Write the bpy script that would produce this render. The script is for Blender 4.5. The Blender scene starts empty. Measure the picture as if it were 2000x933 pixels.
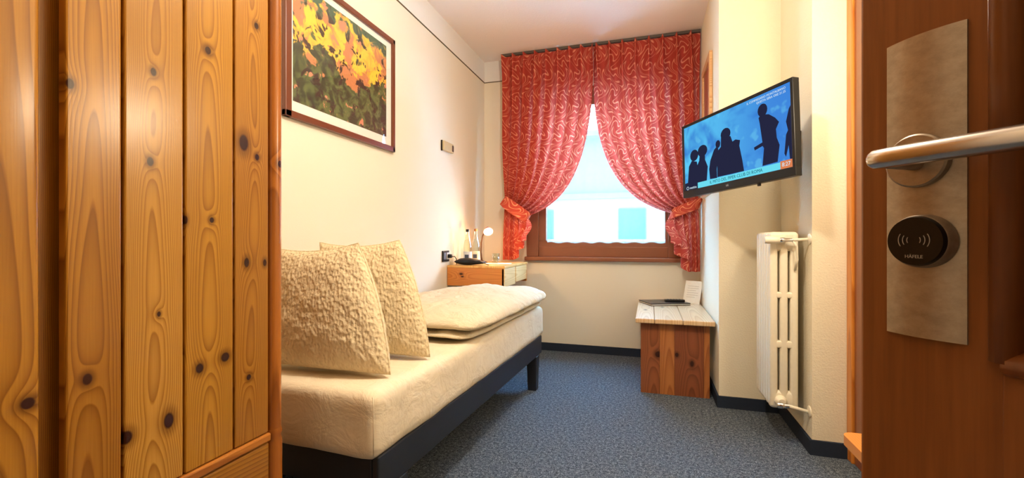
import bpy, bmesh, math, random
from mathutils import Vector, Matrix, noise
random.seed(7)
PI = math.pi
sc = bpy.context.scene
C = sc.collection

def srgb(r, g, b):
    f = lambda v: (v/255/12.92 if v/255 <= .04045 else ((v/255+.055)/1.055)**2.4)
    return (f(r), f(g), f(b), 1.0)

# ------------------------------------------------------------------ camera
THETA = math.atan(267/870)
cam_d = bpy.data.cameras.new('camera'); cam = bpy.data.objects.new('camera', cam_d); C.objects.link(cam)
cam_d.sensor_width = 36; cam_d.lens = 870/2000*36; cam_d.clip_start = .02
cam.location = (0, 0, 1.0); cam.rotation_euler = (PI/2, 0, THETA)
sc.camera = cam
# ------------------------------------------------------------------ world: pale blue overcast sky
w = bpy.data.worlds.new('world'); sc.world = w; w.use_nodes = True
bg = w.node_tree.nodes['Background']
bg.inputs[0].default_value = (0.25, 0.58, 1.0, 1); bg.inputs[1].default_value = 34.0
# ------------------------------------------------------------------ exposure
vs = sc.view_settings
vs.view_transform = 'Standard'; vs.look = 'None'; vs.gamma = 1; vs.exposure = 0.35; vs.use_curve_mapping = False
CEIL_W, SCONCE_W, HALL_W, DESK_W = 56, 14, 13, 4.0
sc.cycles.max_bounces = 7; sc.cycles.diffuse_bounces = 4; sc.cycles.glossy_bounces = 3; sc.cycles.transparent_max_bounces = 12
sc.cycles.caustics_reflective = False; sc.cycles.caustics_refractive = False

def lamp_light(name, loc, energy, col, radius, parent=None):
    l = bpy.data.lights.new(name, 'POINT'); l.energy = energy; l.color = col; l.shadow_soft_size = radius
    o = bpy.data.objects.new(name, l); C.objects.link(o); o.location = loc
    if parent: o.parent = parent
    return o

# ================================================================== helpers
class B:
    def __init__(s): s.bm = bmesh.new()
    def box(s, x0, x1, y0, y1, z0, z1, bev=0, seg=2, rot=None):
        r = bmesh.ops.create_cube(s.bm, size=1)['verts']
        cx, cy, cz = (x0+x1)/2, (y0+y1)/2, (z0+z1)/2
        for v in r:
            v.co = Vector((v.co.x*(x1-x0), v.co.y*(y1-y0), v.co.z*(z1-z0)))
        if bev:
            es = list({e for v in r for e in v.link_edges})
            q = bmesh.ops.bevel(s.bm, geom=es, offset=bev, segments=seg, affect='EDGES', profile=.5)
            r = list({v for f in q['faces'] for v in f.verts} | {v for v in r if v.is_valid})
        for v in r:
            if rot: v.co = rot @ v.co
            v.co += Vector((cx, cy, cz))
        return s
    def tube(s, pts, r, n=10, cap=True):
        pts = [Vector(p) for p in pts]; rings = []
        rr = r if isinstance(r, (list, tuple)) else [r]*len(pts)
        up = None
        for i, p in enumerate(pts):
            t = (pts[min(i+1, len(pts)-1)]-pts[max(i-1, 0)]).normalized()
            if up is None:
                up = t.orthogonal().normalized()
            up = (up - t*up.dot(t)).normalized()
            side = t.cross(up)
            rings.append([s.bm.verts.new(p + (up*math.cos(a)+side*math.sin(a))*rr[i]) for a in [2*PI*k/n for k in range(n)]])
        for a, b in zip(rings, rings[1:]):
            for k in range(n): s.bm.faces.new((a[k], a[(k+1) % n], b[(k+1) % n], b[k]))
        if cap:
            s.bm.faces.new(rings[0][::-1]); s.bm.faces.new(rings[-1])
        return s
    def lathe(s, prof, c=(0, 0, 0), n=24, M=None):
        rings = []
        for (r, z) in prof:
            ring = []
            for k in range(n):
                a = 2*PI*k/n; p = Vector((r*math.cos(a), r*math.sin(a), z))
                if M: p = M @ p
                ring.append(s.bm.verts.new(p+Vector(c)))
            rings.append(ring)
        for a, b in zip(rings, rings[1:]):
            for k in range(n): s.bm.faces.new((a[k], a[(k+1) % n], b[(k+1) % n], b[k]))
        if prof[0][0] > 1e-5: s.bm.faces.new(rings[0][::-1])
        if prof[-1][0] > 1e-5: s.bm.faces.new(rings[-1])
        bmesh.ops.remove_doubles(s.bm, verts=s.bm.verts, dist=1e-6)
        return s
    def prism(s, poly, z0, z1, bev=0):
        a = [s.bm.verts.new((x, y, z0)) for x, y in poly]; b = [s.bm.verts.new((x, y, z1)) for x, y in poly]
        n = len(poly)
        s.bm.faces.new(a[::-1]); s.bm.faces.new(b)
        for k in range(n): s.bm.faces.new((a[k], a[(k+1) % n], b[(k+1) % n], b[k]))
        return s
    def grid(s, fn, nu, nv, uv=None, closeu=False):
        vs_ = [[s.bm.verts.new(fn(i/nu, j/nv)) for j in range(nv+1)] for i in range(nu+1)]
        lay = s.bm.loops.layers.uv.verify() if uv else None
        for i in range(nu):
            for j in range(nv):
                f = s.bm.faces.new((vs_[i][j], vs_[i+1][j], vs_[i+1][j+1], vs_[i][j+1]))
                if uv:
                    for l, (a, b) in zip(f.loops, ((i, j), (i+1, j), (i+1, j+1), (i, j+1))):
                        l[lay].uv = uv(a/nu, b/nv)
        return s

def obj(name, b, mat, parent=None, smooth=False, M=None, label=None):
    bm = b.bm if isinstance(b, B) else b
    bmesh.ops.recalc_face_normals(bm, faces=bm.faces)
    me = bpy.data.meshes.new(name)
    if M: bm.transform(M)
    bm.to_mesh(me); bm.free()
    if smooth:
        for p in me.polygons: p.use_smooth = True
        if smooth == 'auto':
            me.set_sharp_from_angle(angle=math.radians(38))
    o = bpy.data.objects.new(name, me); C.objects.link(o)
    me.materials.append(mat)
    if parent: o.parent = parent
    if label: o['label'] = label
    return o

def obj_xf(name, b, mat, parent, smooth=False, label=None):
    return obj(name, b, mat, parent, smooth, None, label)

def tag(o, label, cat, group=None):
    o['label'] = label; o['category'] = cat
    if group: o['group'] = group
    return o

def thing(name, label, cat, loc=(0, 0, 0), rotz=0, group=None):
    o = bpy.data.objects.new(name, None); C.objects.link(o); o.empty_display_size = .1
    o.location = loc; o.rotation_euler = (0, 0, rotz)
    return tag(o, label, cat, group)

def struct(name, b, mat, parent=None, smooth=False):
    o = obj(name, b, mat, parent, smooth)
    if not parent: o['kind'] = 'structure'
    return o

def keep(o, parent):        # parent a world-space mesh to a thing that stands at its own base
    o.parent = parent
    o.matrix_parent_inverse = Matrix.LocRotScale(parent.location, parent.rotation_euler, None).inverted()
    return o

def wobj(name, b, mat, parent, smooth=False, label=None):
    o = obj(name, b, mat, None, smooth, None, label)
    return keep(o, parent)

def text_obj(name, s, size, mat, parent, M, align='CENTER', depth=.0002, label=None):
    cu = bpy.data.curves.new(name, 'FONT'); cu.body = s; cu.size = size; cu.extrude = depth
    cu.align_x = align; cu.align_y = 'CENTER'; cu.resolution_u = 2
    t = bpy.data.objects.new(name+'_tmp', cu); C.objects.link(t)
    dg = bpy.context.evaluated_depsgraph_get()
    me = bpy.data.meshes.new_from_object(t.evaluated_get(dg))
    bpy.data.objects.remove(t); bpy.data.curves.remove(cu)
    me.name = name; me.materials.clear(); me.materials.append(mat)
    me.transform(M)
    o = bpy.data.objects.new(name, me); C.objects.link(o); o.parent = parent
    if label: o['label'] = label
    return o

# ================================================================== materials
class NT:
    def __init__(s, name, rough=.6, spec=.5):
        s.m = bpy.data.materials.new(name); s.m.use_nodes = True
        s.t = s.m.node_tree; s.n = s.t.nodes; s.l = s.t.links
        s.p = s.n['Principled BSDF']; s.p.inputs['Roughness'].default_value = rough
        s.p.inputs['Specular IOR Level'].default_value = spec
        s._c = None
    def co(s, kind='Object'):
        if s._c is None: s._c = s.n.new('ShaderNodeTexCoord')
        return s._c.outputs[kind]
    def set(s, inp, v):
        if hasattr(v, 'links') or isinstance(v, bpy.types.NodeSocket): s.l.new(v, inp)
        else: inp.default_value = v
    def math(s, op, a, b=0.0, c=None, clamp=False):
        n = s.n.new('ShaderNodeMath'); n.operation = op; n.use_clamp = clamp
        s.set(n.inputs[0], a); s.set(n.inputs[1], b)
        if c is not None: s.set(n.inputs[2], c)
        return n.outputs[0]
    def vmath(s, op, a, b):
        n = s.n.new('ShaderNodeVectorMath'); n.operation = op
        s.set(n.inputs[0], a); s.set(n.inputs[1], b)
        return n.outputs['Value'] if op in ('LENGTH', 'DOT_PRODUCT', 'DISTANCE') else n.outputs[0]
    def sep(s, v):
        n = s.n.new('ShaderNodeSeparateXYZ'); s.l.new(v, n.inputs[0]); return n.outputs
    def comb(s, x, y, z):
        n = s.n.new('ShaderNodeCombineXYZ')
        for i, v in enumerate((x, y, z)): s.set(n.inputs[i], v)
        return n.outputs[0]
    def noise(s, vec, scale, detail=2, rough=.5, dist=0.0, out='Fac'):
        n = s.n.new('ShaderNodeTexNoise'); s.l.new(vec, n.inputs['Vector'])
        n.inputs['Scale'].default_value = scale; n.inputs['Detail'].default_value = detail
        n.inputs['Roughness'].default_value = rough; n.inputs['Distortion'].default_value = dist
        return n.outputs[out]
    def voro(s, vec, scale, feat='F1', out='Distance'):
        n = s.n.new('ShaderNodeTexVoronoi'); n.feature = feat; s.l.new(vec, n.inputs['Vector'])
        n.inputs['Scale'].default_value = scale
        return n.outputs[out]
    def mix(s, f, a, b):
        n = s.n.new('ShaderNodeMix'); n.data_type = 'RGBA'
        s.set(n.inputs[0], f); s.set(n.inputs[6], a); s.set(n.inputs[7], b)
        return n.outputs[2]
    def ramp(s, f, stops):
        n = s.n.new('ShaderNodeValToRGB'); e = n.color_ramp.elements
        while len(e) < len(stops): e.new(.5)
        for i, (p, c) in enumerate(stops): e[i].position = p; e[i].color = c
        s.l.new(f, n.inputs[0]); return n.outputs[0]
    def rng(s, f, a, b, c=0.0, d=1.0):
        n = s.n.new('ShaderNodeMapRange'); n.interpolation_type = 'SMOOTHSTEP'
        s.l.new(f, n.inputs[0])
        for i, v in enumerate((a, b, c, d)): n.inputs[1+i].default_value = v
        return n.outputs[0]
    def bump(s, h, strength, dist=.01):
        n = s.n.new('ShaderNodeBump'); n.inputs['Strength'].default_value = strength; n.inputs['Distance'].default_value = dist
        s.l.new(h, n.inputs['Height']); s.l.new(n.outputs[0], s.p.inputs['Normal']); return n
    def base(s, v): s.set(s.p.inputs['Base Color'], v)

def plain(name, col, rough=.5, metal=0, spec=.5, coat=0):
    t = NT(name, rough, spec); n = t.noise(t.co(), 60, 2)
    c2 = tuple(v*.9 for v in col[:3])+(1,)
    t.base(t.mix(n, col, c2)); t.p.inputs['Metallic'].default_value = metal
    if coat: t.p.inputs['Coat Weight'].default_value = coat; t.p.inputs['Coat Roughness'].default_value = .15
    return t.m

def plaster(name, col, scale=260, strength=.15, vary=.06):
    t = NT(name, .85, .25); c = t.co()
    n = t.noise(c, 1.6, 3)
    t.base(t.mix(n, col, tuple(v*(1-vary) for v in col[:3])+(1,)))
    t.bump(t.noise(c, scale, 3, .6), strength, .004)
    return t.m

def pine(name, light, dark, c0=0.0, axis='YZ', knots=(), K=900., rise=3., rough=.3, seed=0., knotcol=None, tint=1.0, coat=.4):
    t = NT(name, rough, .3); x, y, z = t.sep(t.co())
    ax = {'X': x, 'Y': y, 'Z': z}
    a, b = ax[axis[0]], ax[axis[1]]                        # a: across the board, b: along it
    stretch = t.comb(t.math('MULTIPLY', a, 7.0), t.math('MULTIPLY', b, 1.1), seed)
    nz = t.noise(stretch, 1.0, 2)
    wob = t.math('MULTIPLY', t.math('SUBTRACT', nz, .5), .05)
    ac = t.math('ADD', t.math('SUBTRACT', a, c0), wob)
    R = t.math('ADD', t.math('MULTIPLY', t.math('MULTIPLY', ac, ac), K), t.math('MULTIPLY', b, rise))
    R = t.math('ADD', R, t.math('MULTIPLY', t.noise(stretch, .6, 1), 1.3))
    core = None; halo = None
    for (ka, kb, ra, rb) in knots:
        v = t.comb(t.math('DIVIDE', t.math('SUBTRACT', a, ka), ra), t.math('DIVIDE', t.math('SUBTRACT', b, kb), rb), 0.0)
        L = t.vmath('LENGTH', v, (0, 0, 0))
        R = t.math('ADD', R, t.math('MULTIPLY', t.math('POWER', 2.718, t.math('MULTIPLY', L, -.42)), 3.2))
        k = t.rng(L, 1.05, .7); h = t.rng(L, 2.3, .9)
        core = k if core is None else t.math('MAXIMUM', core, k)
        halo = h if halo is None else t.math('MAXIMUM', halo, h)
    fr = t.math('FRACT', R)
    line = t.math('ADD', t.math('MULTIPLY', t.math('POWER', fr, 2.2), .75), t.math('MULTIPLY', t.rng(fr, .0, .1, 1, 0), .6), clamp=True)
    fib = t.noise(t.comb(t.math('MULTIPLY', a, 420.), t.math('MULTIPLY', b, 9.), seed), 1., 2)
    big = t.noise(stretch, .45, 1)
    col = t.mix(line, light, dark)
    col = t.mix(t.math('MULTIPLY', t.math('SUBTRACT', fib, .35), .55, clamp=True), col, dark)
    col = t.mix(t.rng(big, .45, .75, 0, .35), col, dark)
    if core is not None:
        kc = knotcol or srgb(52, 22, 12)
        col = t.mix(t.math('MULTIPLY', halo, .6), col, tuple(v*.55 for v in dark[:3])+(1,))
        col = t.mix(core, col, kc)
    t.base(col)
    if coat:
        t.p.inputs['Coat Weight'].default_value = coat; t.p.inputs['Coat Roughness'].default_value = .22
    t.bump(fib, .04, .002)
    return t.m

CREAM = srgb(240, 230, 208)
m_wall = plaster('wall_plaster', srgb(232, 222, 202), 220, .12)
m_wall_rough = plaster('wall_rough_plaster', srgb(236, 224, 196), 120, .55)
m_ceil = plaster('ceiling_plaster', srgb(246, 236, 228), 90, .4)
m_frieze = plaster('frieze_paint', srgb(232, 228, 222), 200, .1)
m_line = plain('dark_line', srgb(95, 80, 60), .7)
m_base = plain('carpet_baseboard', srgb(44, 52, 66), .9, spec=.1)

t = NT('carpet', .95, .05); c = t.co()
a_ = t.noise(c, 190, 3, .75); b_ = t.noise(c, 70, 2, .6)
sp = t.math('ADD', t.math('MULTIPLY', a_, .7), t.math('MULTIPLY', b_, .3))
t.base(t.ramp(sp, [(.36, srgb(24, 28, 34)), (.46, srgb(66, 74, 83)), (.54, srgb(100, 108, 116)), (.66, srgb(160, 166, 170))]))
t.bump(sp, .7, .006); m_carpet = t.m

PL, PD = srgb(184, 126, 38), srgb(114, 62, 9)
m_pine_plain = pine('pine_plain', PL, PD, -.2, 'YZ', (), 300, 2)

# curtain fabric: scrolling light lines on brick red, woven into the cloth's own uv
def fabric(name, base, line, trans):
    t = NT(name, .85, .1)
    uvn = t.n.new('ShaderNodeUVMap'); u, v, _ = t.sep(uvn.outputs[0])
    p, q = 2*PI/.165, 2*PI/.21
    u = t.math('MULTIPLY', u, .92); v = t.math('MULTIPLY', v, .92)
    u1 = t.math('ADD', u, t.math('MULTIPLY', t.math('SINE', t.math('MULTIPLY', v, q)), .047))
    v1 = t.math('ADD', v, t.math('MULTIPLY', t.math('SINE', t.math('MULTIPLY', u1, p)), .05))
    u2 = t.math('ADD', u1, t.math('MULTIPLY', t.math('SINE', t.math('ADD', t.math('MULTIPLY', v1, q), 1.3)), .03))
    s2 = t.math('SINE', t.math('MULTIPLY', u2, p))
    f = t.math('ADD', s2, t.math('MULTIPLY', t.math('SINE', t.math('ADD', t.math('MULTIPLY', v1, q), t.math('MULTIPLY', s2, .6))), .7))
    g = t.math('MULTIPLY', t.math('ABSOLUTE', t.math('SUBTRACT', t.math('FRACT', t.math('MULTIPLY', f, 1.15)), .5)), 2.0)
    m = t.rng(g, .66, .92)
    wv = t.noise(uvn.outputs[0], 700, 1)
    col = t.mix(m, t.mix(wv, base, tuple(x*.8 for x in base[:3])+(1,)), line)
    t.base(col); t.bump(t.noise(uvn.outputs[0], 500, 2), .2, .002)
    if trans:
        tr = t.n.new('ShaderNodeBsdfTranslucent'); t.l.new(col, tr.inputs[0])
        mx = t.n.new('ShaderNodeMixShader'); mx.inputs[0].default_value = trans
        t.l.new(t.p.outputs[0], mx.inputs[1]); t.l.new(tr.outputs[0], mx.inputs[2])
        t.l.new(mx.outputs[0], t.n['Material Output'].inputs[0])
    return t.m
m_curtain = fabric('curtain_fabric', srgb(198, 76, 62), srgb(234, 152, 118), .30)
m_tie = fabric('tieback_fabric', srgb(196, 78, 62), srgb(232, 150, 114), 0)

t = NT('sheer_voile', .9, .1); t.base(srgb(245, 250, 252))
tp = t.n.new('ShaderNodeBsdfTransparent'); tl = t.n.new('ShaderNodeBsdfTranslucent'); tl.inputs[0].default_value = srgb(240, 248, 252)
m1 = t.n.new('ShaderNodeMixShader'); m1.inputs[0].default_value = .55
t.l.new(t.p.outputs[0], m1.inputs[1]); t.l.new(tl.outputs[0], m1.inputs[2])
m2 = t.n.new('ShaderNodeMixShader'); m2.inputs[0].default_value = .88
t.l.new(m1.outputs[0], m2.inputs[1]); t.l.new(tp.outputs[0], m2.inputs[2])
t.l.new(m2.outputs[0], t.n['Material Output'].inputs[0]); m_sheer = t.m
m_hem = m_sheer.copy(); m_hem.name = 'voile_hem'
for n_ in m_hem.node_tree.nodes:
    if n_.type == 'MIX_SHADER' and abs(n_.inputs[0].default_value-.88) < 1e-4: n_.inputs[0].default_value = .6

def clear_glass(name, tint, gloss):
    t = NT(name, .05); t.base(tint)
    tp = t.n.new('ShaderNodeBsdfTransparent'); tp.inputs[0].default_value = tint
    gl = t.n.new('ShaderNodeBsdfGlossy'); gl.inputs['Roughness'].default_value = .03
    fr = t.n.new('ShaderNodeLayerWeight'); fr.inputs[0].default_value = gloss
    mx = t.n.new('ShaderNodeMixShader'); t.l.new(fr.outputs['Facing'], mx.inputs[0])
    t.l.new(tp.outputs[0], mx.inputs[1]); t.l.new(gl.outputs[0], mx.inputs[2])
    t.l.new(mx.outputs[0], t.n['Material Output'].inputs[0]); return t.m
m_pane = clear_glass('window_glass', (.96, .99, 1, 1), .08)
m_bottle = clear_glass('bottle_glass', (.90, .95, .93, 1), .35)

m_winwood = pine('window_wood', srgb(150, 92, 62), srgb(104, 56, 34), 0, 'ZX', (), 600, 2, .4, 3.)
m_framewood = plain('frame_wood', srgb(112, 58, 34), .35, coat=.3)
m_white = plain('white_enamel', srgb(236, 226, 202), .35)
m_chrome = plain('chrome', (.75, .75, .75, 1), .2, 1)
m_black = plain('black_plastic', srgb(18, 18, 20), .3)
m_blackmat = plain('black_cloth', srgb(20, 19, 22), .8)
m_bedbase = plain('bed_base_dark', srgb(26, 30, 38), .5)
m_paper = plain('white_paper', srgb(240, 238, 228), .7)

def cloth(name, col, kind):
    t = NT(name, .9, .1); c = t.co()
    if kind == 'seersucker':
        d = t.noise(c, 22, 2, out='Color')
        cc = t.vmath('ADD', c, t.vmath('SCALE', d, (0, 0, 0)))
        n = t.n.new('ShaderNodeMapping'); t.l.new(c, n.inputs[0]); n.inputs['Scale'].default_value = (1, 1, .62)
        v = t.voro(n.outputs[0], 110, 'SMOOTH_F1'); nz = t.noise(c, 60, 3, .6)
        h = t.math('ADD', v, t.math('MULTIPLY', nz, .8))
        t.bump(h, .7, .010)
        t.base(t.mix(nz, col, tuple(x*.93 for x in col[:3])+(1,)))
    else:
        nz = t.noise(c, 9, 4, .6, .6); fine = t.noise(c, 400, 2)
        t.bump(t.math('ADD', nz, t.math('MULTIPLY', fine, .04)), .3 if kind == 'sheet' else .8, .035)
        t.base(t.mix(nz, col, tuple(x*.95 for x in col[:3])+(1,)))
    return t.m
m_sheet = cloth('fitted_sheet', srgb(232, 216, 188), 'sheet')
m_duvet = cloth('duvet_cotton', srgb(220, 204, 174), 'duvet')
m_pillow = cloth('seersucker_cotton', srgb(228, 209, 172), 'seersucker')

def emit(name, col, strength):
    t = NT(name); e = t.n.new('ShaderNodeEmission'); e.inputs[0].default_value = col; e.inputs[1].default_value = strength
    t.l.new(e.outputs[0], t.n['Material Output'].inputs[0]); return t.m

# ================================================================== the setting
XL, YB, H = -1.48, 3.934, 2.66
XR = .90
YF = -.14                                     # inner face of the wall with the entrance
struct('floor', B().box(-2.2, 2.2, -2.2, 4.3, -.1, 0), m_carpet)
struct('ceiling', B().box(-2.2, 2.2, -2.2, 4.3, H, H+.12), m_ceil)
struct('wall_left', B().box(XL-.15, XL, -2.2, 4.3, 0, H), m_wall)
# right wall: steps inwards towards the window
struct('wall_right', B().box(.40, 1.6, 2.90, 4.3, 0, H), m_wall_rough)
struct('wall_niche', B().box(.726, 1.6, 2.39, 2.90, 0, H), m_wall_rough)
struct('wall_side', B().box(XR, 1.6, YF-.16, 2.39, 0, H), m_wall_rough)
# back wall with window opening
WX0, WX1, WZ0, WZ1 = -1.0, .20, .84, 2.25
b = B()
b.box(XL, WX0, YB, YB+.3, 0, H); b.box(WX1, .40, YB, YB+.3, 0, H)
b.box(WX0, WX1, YB, YB+.3, 0, WZ0); b.box(WX0, WX1, YB, YB+.3, WZ1, H)
struct('wall_back', b, m_wall)
# entrance wall and corridor behind the camera
b = B(); b.box(XL, -.18, YF-.16, YF, 0, H); b.box(.73, XR, YF-.16, YF, 0, H); b.box(-.18, .73, YF-.16, YF, 2.08, H)
struct('wall_front', b, m_wall)
b = B(); b.box(-1.63, 1.75, -1.9, -1.75, 0, H); b.box(1.6, 1.75, -1.75, YF-.16, 0, H)
struct('wall_corridor', b, m_wall)
# frieze below the ceiling with its dark line
b = B(); b.box(XL, XL+.004, YF, YB, 2.470, H); struct('trim_1', b, m_frieze)
b = B(); b.box(XL+.004, WX1+.20, YB-.004, YB, 2.470, H); struct('trim_2', b, m_frieze)
b = B(); b.box(XL, XL+.006, YF, YB-.006, 2.464, 2.470); b.box(XL, .40, YB-.006, YB, 2.464, 2.470); struct('trim_3', b, m_line)
# baseboards
def skirting(name, pts, h=.068, th=.012):
    b = B()
    P = [Vector(p) for p in pts]
    n = len(P); off = []
    for i in range(n):
        ds = []
        if i > 0: ds.append((P[i]-P[i-1]).normalized())
        if i < n-1: ds.append((P[i+1]-P[i]).normalized())
        o = Vector((0, 0))
        for d in ds: o += Vector((-d.y, d.x))*th
        if len(ds) == 2 and abs(ds[0].dot(ds[1])) > .9: o *= .5
        off.append(P[i]+o)
    b.prism([tuple(p) for p in P]+[tuple(p) for p in off[::-1]], 0, h)
    return struct(name, b, m_base)
skirting('baseboard_left', [(XL, YB), (XL, .97)])
skirting('baseboard_back', [(.388, YB), (XL+.012, YB)])
skirting('baseboard_right', [(XR-.034, 2.39), (.726, 2.39), (.726, 2.90), (.40, 2.90), (.40, YB-.012)])
# wooden corner trims by the side door
struct('trim_4', B().box(.862, XR, 2.335, 2.39, 0, H-.3, .004), pine('trim_pine', srgb(214, 136, 54), srgb(170, 92, 26), 2.36, 'YZ', (), 900, 2, .35, 9.))
struct('trim_5', B().box(.872, XR, 2.25, 2.335, 0, H-.3, .004), plain('trim_brown', srgb(136, 72, 34), .35, coat=.3))

# ------------------------------------------------------------------ window
win = bpy.data.objects.new('window_1', None); C.objects.link(win); win['kind'] = 'structure'
FX0, FX1 = -1.065, .265
YW = YB
def wbox(name, *a, **k): return obj(name, B().box(*a, k.get('bev', .004)), k.get('mat', m_winwood), win)
wbox('window_sill', FX0-.01, FX1+.01, YW-.055, YW+.06, .806, .842, bev=.008)
m_winwood_v = pine('window_wood_upright', srgb(150, 92, 62), srgb(104, 56, 34), 0, 'XZ', (), 600, 2, .4, 5.)
wbox('casing', FX0, -.955, YW-.012, YW+.055, .842, 2.34, mat=m_winwood_v)
wbox('casing', .155, FX1, YW-.012, YW+.055, .842, 2.34, mat=m_winwood_v)
wbox('casing', -.955, .155, YW-.012, YW+.055, 2.25, 2.34)
wbox('window_frame', -.955, .155, YW, YW+.055, .842, .93)
wbox('sash_rail', -.96, .16, YW+.006, YW+.05, .925, .985)
wbox('sash_rail', -.96, .16, YW+.006, YW+.05, 2.18, 2.255)
wbox('sash_stile', -.96, -.885, YW+.006, YW+.05, .985, 2.18, mat=m_winwood_v)
wbox('sash_stile', .128, .16, YW+.006, YW+.05, .985, 2.18, mat=m_winwood_v)
obj('pane', B().box(-.885, .128, YW+.03, YW+.034, .985, 2.18), m_pane, win)
# voile hung inside the sash, gathered
def sheer(x0, x1, z0, z1, ph):
    def fn(u, v):
        x = x0+(x1-x0)*u; z = z1+(z0-z1)*v
        y = YW-.014 + .007*math.sin(u*58+ph+.6*math.sin(u*17)) + .003*math.sin(u*131+v*2)
        if v > .999: z += .006*math.sin(u*44+ph)
        return (x, y, z)
    return B().grid(fn, 150, 12)
sh = obj('voile', sheer(-.872, .132, .968, 2.16, 0), m_sheer, None, True)
tag(sh, 'translucent white voile panel gathered across the window glass', 'sheer curtain')
hem = obj('hem', B().grid(lambda u, v: (-.872+1.004*u, YW-.0155+.007*math.sin(u*58+.6*math.sin(u*17))+.003*math.sin(u*131+2), .968+.03*v+.006*math.sin(u*44)*(1-v)), 150, 1), m_hem, sh, True)
rod = obj('rod', B().tube([(-.89, YW-.014, 2.15), (.14, YW-.014, 2.15)], .004, 8), m_white, sh)

# unseen outside of this house, added to keep sky light off the facade opposite
struct('wall_outside_added', B().box(-6, 6, YB+.3, YB+.42, H, 7.5).box(-6, -1.7, YB+.3, YB+.42, -4, H).box(1.7, 6, YB+.3, YB+.42, -4, H), m_wall_rough)
# ------------------------------------------------------------------ house across the street
nb = thing('neighbour_house', 'pale house front with shuttered windows across the street', 'building', (0, 13, 0))
m_fac = plaster('facade_plaster', srgb(104, 88, 76), 20, .2); m_fac2 = plaster('facade_upper', srgb(72, 66, 62), 20, .2)
wobj('wall', B().box(-9, 8, 13, 13.4, -4, 2.15), m_fac, nb)
wobj('upper_wall', B().box(-9, 8, 12.95, 13.4, 2.3, 3.9), m_fac2, nb)
wobj('ledge', B().box(-9, 8, 12.8, 13.4, 2.15, 2.3), m_fac2, nb)
m_glassblue = plain('far_window_glass', srgb(26, 42, 54), .4, spec=.2); m_shut = plain('far_shutter', srgb(34, 46, 56), .6, spec=.2)
for x in (-5.6, -3.45, -.82, 1.6):
    f = wobj('window', B().box(x, x+.75, 12.93, 13.05, .75, 1.86), m_shut, nb)
    wobj('window_pane', B().box(x+.06, x+.69, 12.9, 12.95, .81, 1.8), m_glassblue, nb)
wobj('roof', B().box(-9.2, 8.2, 12.6, 14.5, 3.9, 4.05), m_fac2, nb)

# ================================================================== open entrance door with card lock
# local frame: s from the free edge towards the hinge, n out of the face towards the corridor
EF = Vector((.212, .554, 0)); EV = Vector((.579, -.816, 0)).normalized(); NV = Vector((-.816, -.579, 0)).normalized()
DM = Matrix(((EV.x, NV.x, 0, EF.x), (EV.y, NV.y, 0, EF.y), (0, 0, 1, 0), (0, 0, 0, 1)))
t = NT('door_veneer', .38, .45); c = t.co(); x, y, z = t.sep(c)
g = t.noise(t.comb(t.math('MULTIPLY', x, 90), t.math('MULTIPLY', y, 90), t.math('MULTIPLY', z, 4)), 1, 4, .65)
t.base(t.ramp(g, [(.25, srgb(112, 64, 28)), (.5, srgb(126, 74, 33)), (.75, srgb(138, 84, 40))])); t.bump(g, .05, .002); m_door = t.m
door = bpy.data.objects.new('door_1', None); C.objects.link(door); door['kind'] = 'structure'
def dbox(s0, s1, n0, n1, z0, z1, bev=0): return B().box(s0, s1, n0, n1, z0, z1, bev)
PS0, PS1 = .113, .70
b = B()
b.box(0, PS0, -.042, 0, .01, 2.06, .003); b.box(PS1, .83, -.042, 0, .01, 2.06, .003)
for z0, z1 in ((.01, .12), (.77, .9), (1.94, 2.06)): b.box(PS0-.004, PS1+.004, -.042, 0, z0, z1, .002)
obj('leaf', b, m_door, door, M=DM)
for z0, z1 in ((.12, .77), (.9, 1.94)):
    pn = obj('door_panel', B().box(PS0-.003, PS1+.003, -.036, -.008, z0-.003, z1+.003).box(PS0+.07, PS1-.07, -.03, -.002, z0+.07, z1-.07, .006), m_door, door, M=DM)
    b = B(); r = .011
    loop = [(PS0, z0), (PS1, z0), (PS1, z1), (PS0, z1)]
    for (p, q) in zip(loop, loop[1:]+loop[:1]):
        b.tube([(p[0], 0, p[1]), (q[0], 0, q[1])], r, 12)
    obj('moulding', b, m_door, door, True, DM)
t = NT('brushed_metal', .42); c = t.co(); x, y, z = t.sep(c)
g = t.noise(t.comb(t.math('MULTIPLY', x, 40), t.math('MULTIPLY', y, 40), t.math('MULTIPLY', z, 60)), 2, 4, .7)
t.base(t.ramp(g, [(.2, srgb(142, 128, 112)), (.55, srgb(162, 148, 130)), (.85, srgb(176, 162, 144))]))
t.p.inputs['Metallic'].default_value = .75; m_brush = t.m
def plate_fn(u, v, side):
    s = .0265+.062*u; z = .909+.28*v
    return (s, .002+.0055*(1-(2*u-1)**2) if side else .0, z + (.0)*u)
b = B().grid(lambda u, v: plate_fn(u, v, 1), 14, 2)
b.grid(lambda u, v: (plate_fn(u, 0 if v < .5 else 0, 1)[0], plate_fn(u, 0, 1)[1]*v, .909), 14, 1)
b.grid(lambda u, v: (plate_fn(u, 1, 1)[0], plate_fn(u, 1, 1)[1]*v, 1.189), 14, 1)
for u_ in (0, 1): b.grid(lambda u, v: (.0265+.062*u_, .002*u, .909+.28*v), 1, 1)
lp = obj('lock_plate', b, m_brush, door, 'auto', DM, 'brushed metal escutcheon plate of the card lock')
rosM = DM @ Matrix.Translation((.056, .006, 1.072)) @ Matrix.Rotation(-PI/2, 4, 'X')
hd = obj('door_handle', B().tube([(.056, .006, 1.072), (.056, .047, 1.072)], .009, 16), m_brush, door, True, DM, 'brushed metal lever handle')
obj('rosette', B().lathe([(0, 0), (.0245, 0), (.0245, .006), (.023, .0075), (0, .0075)], n=40), m_brush, hd, 'auto', rosM)
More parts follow.
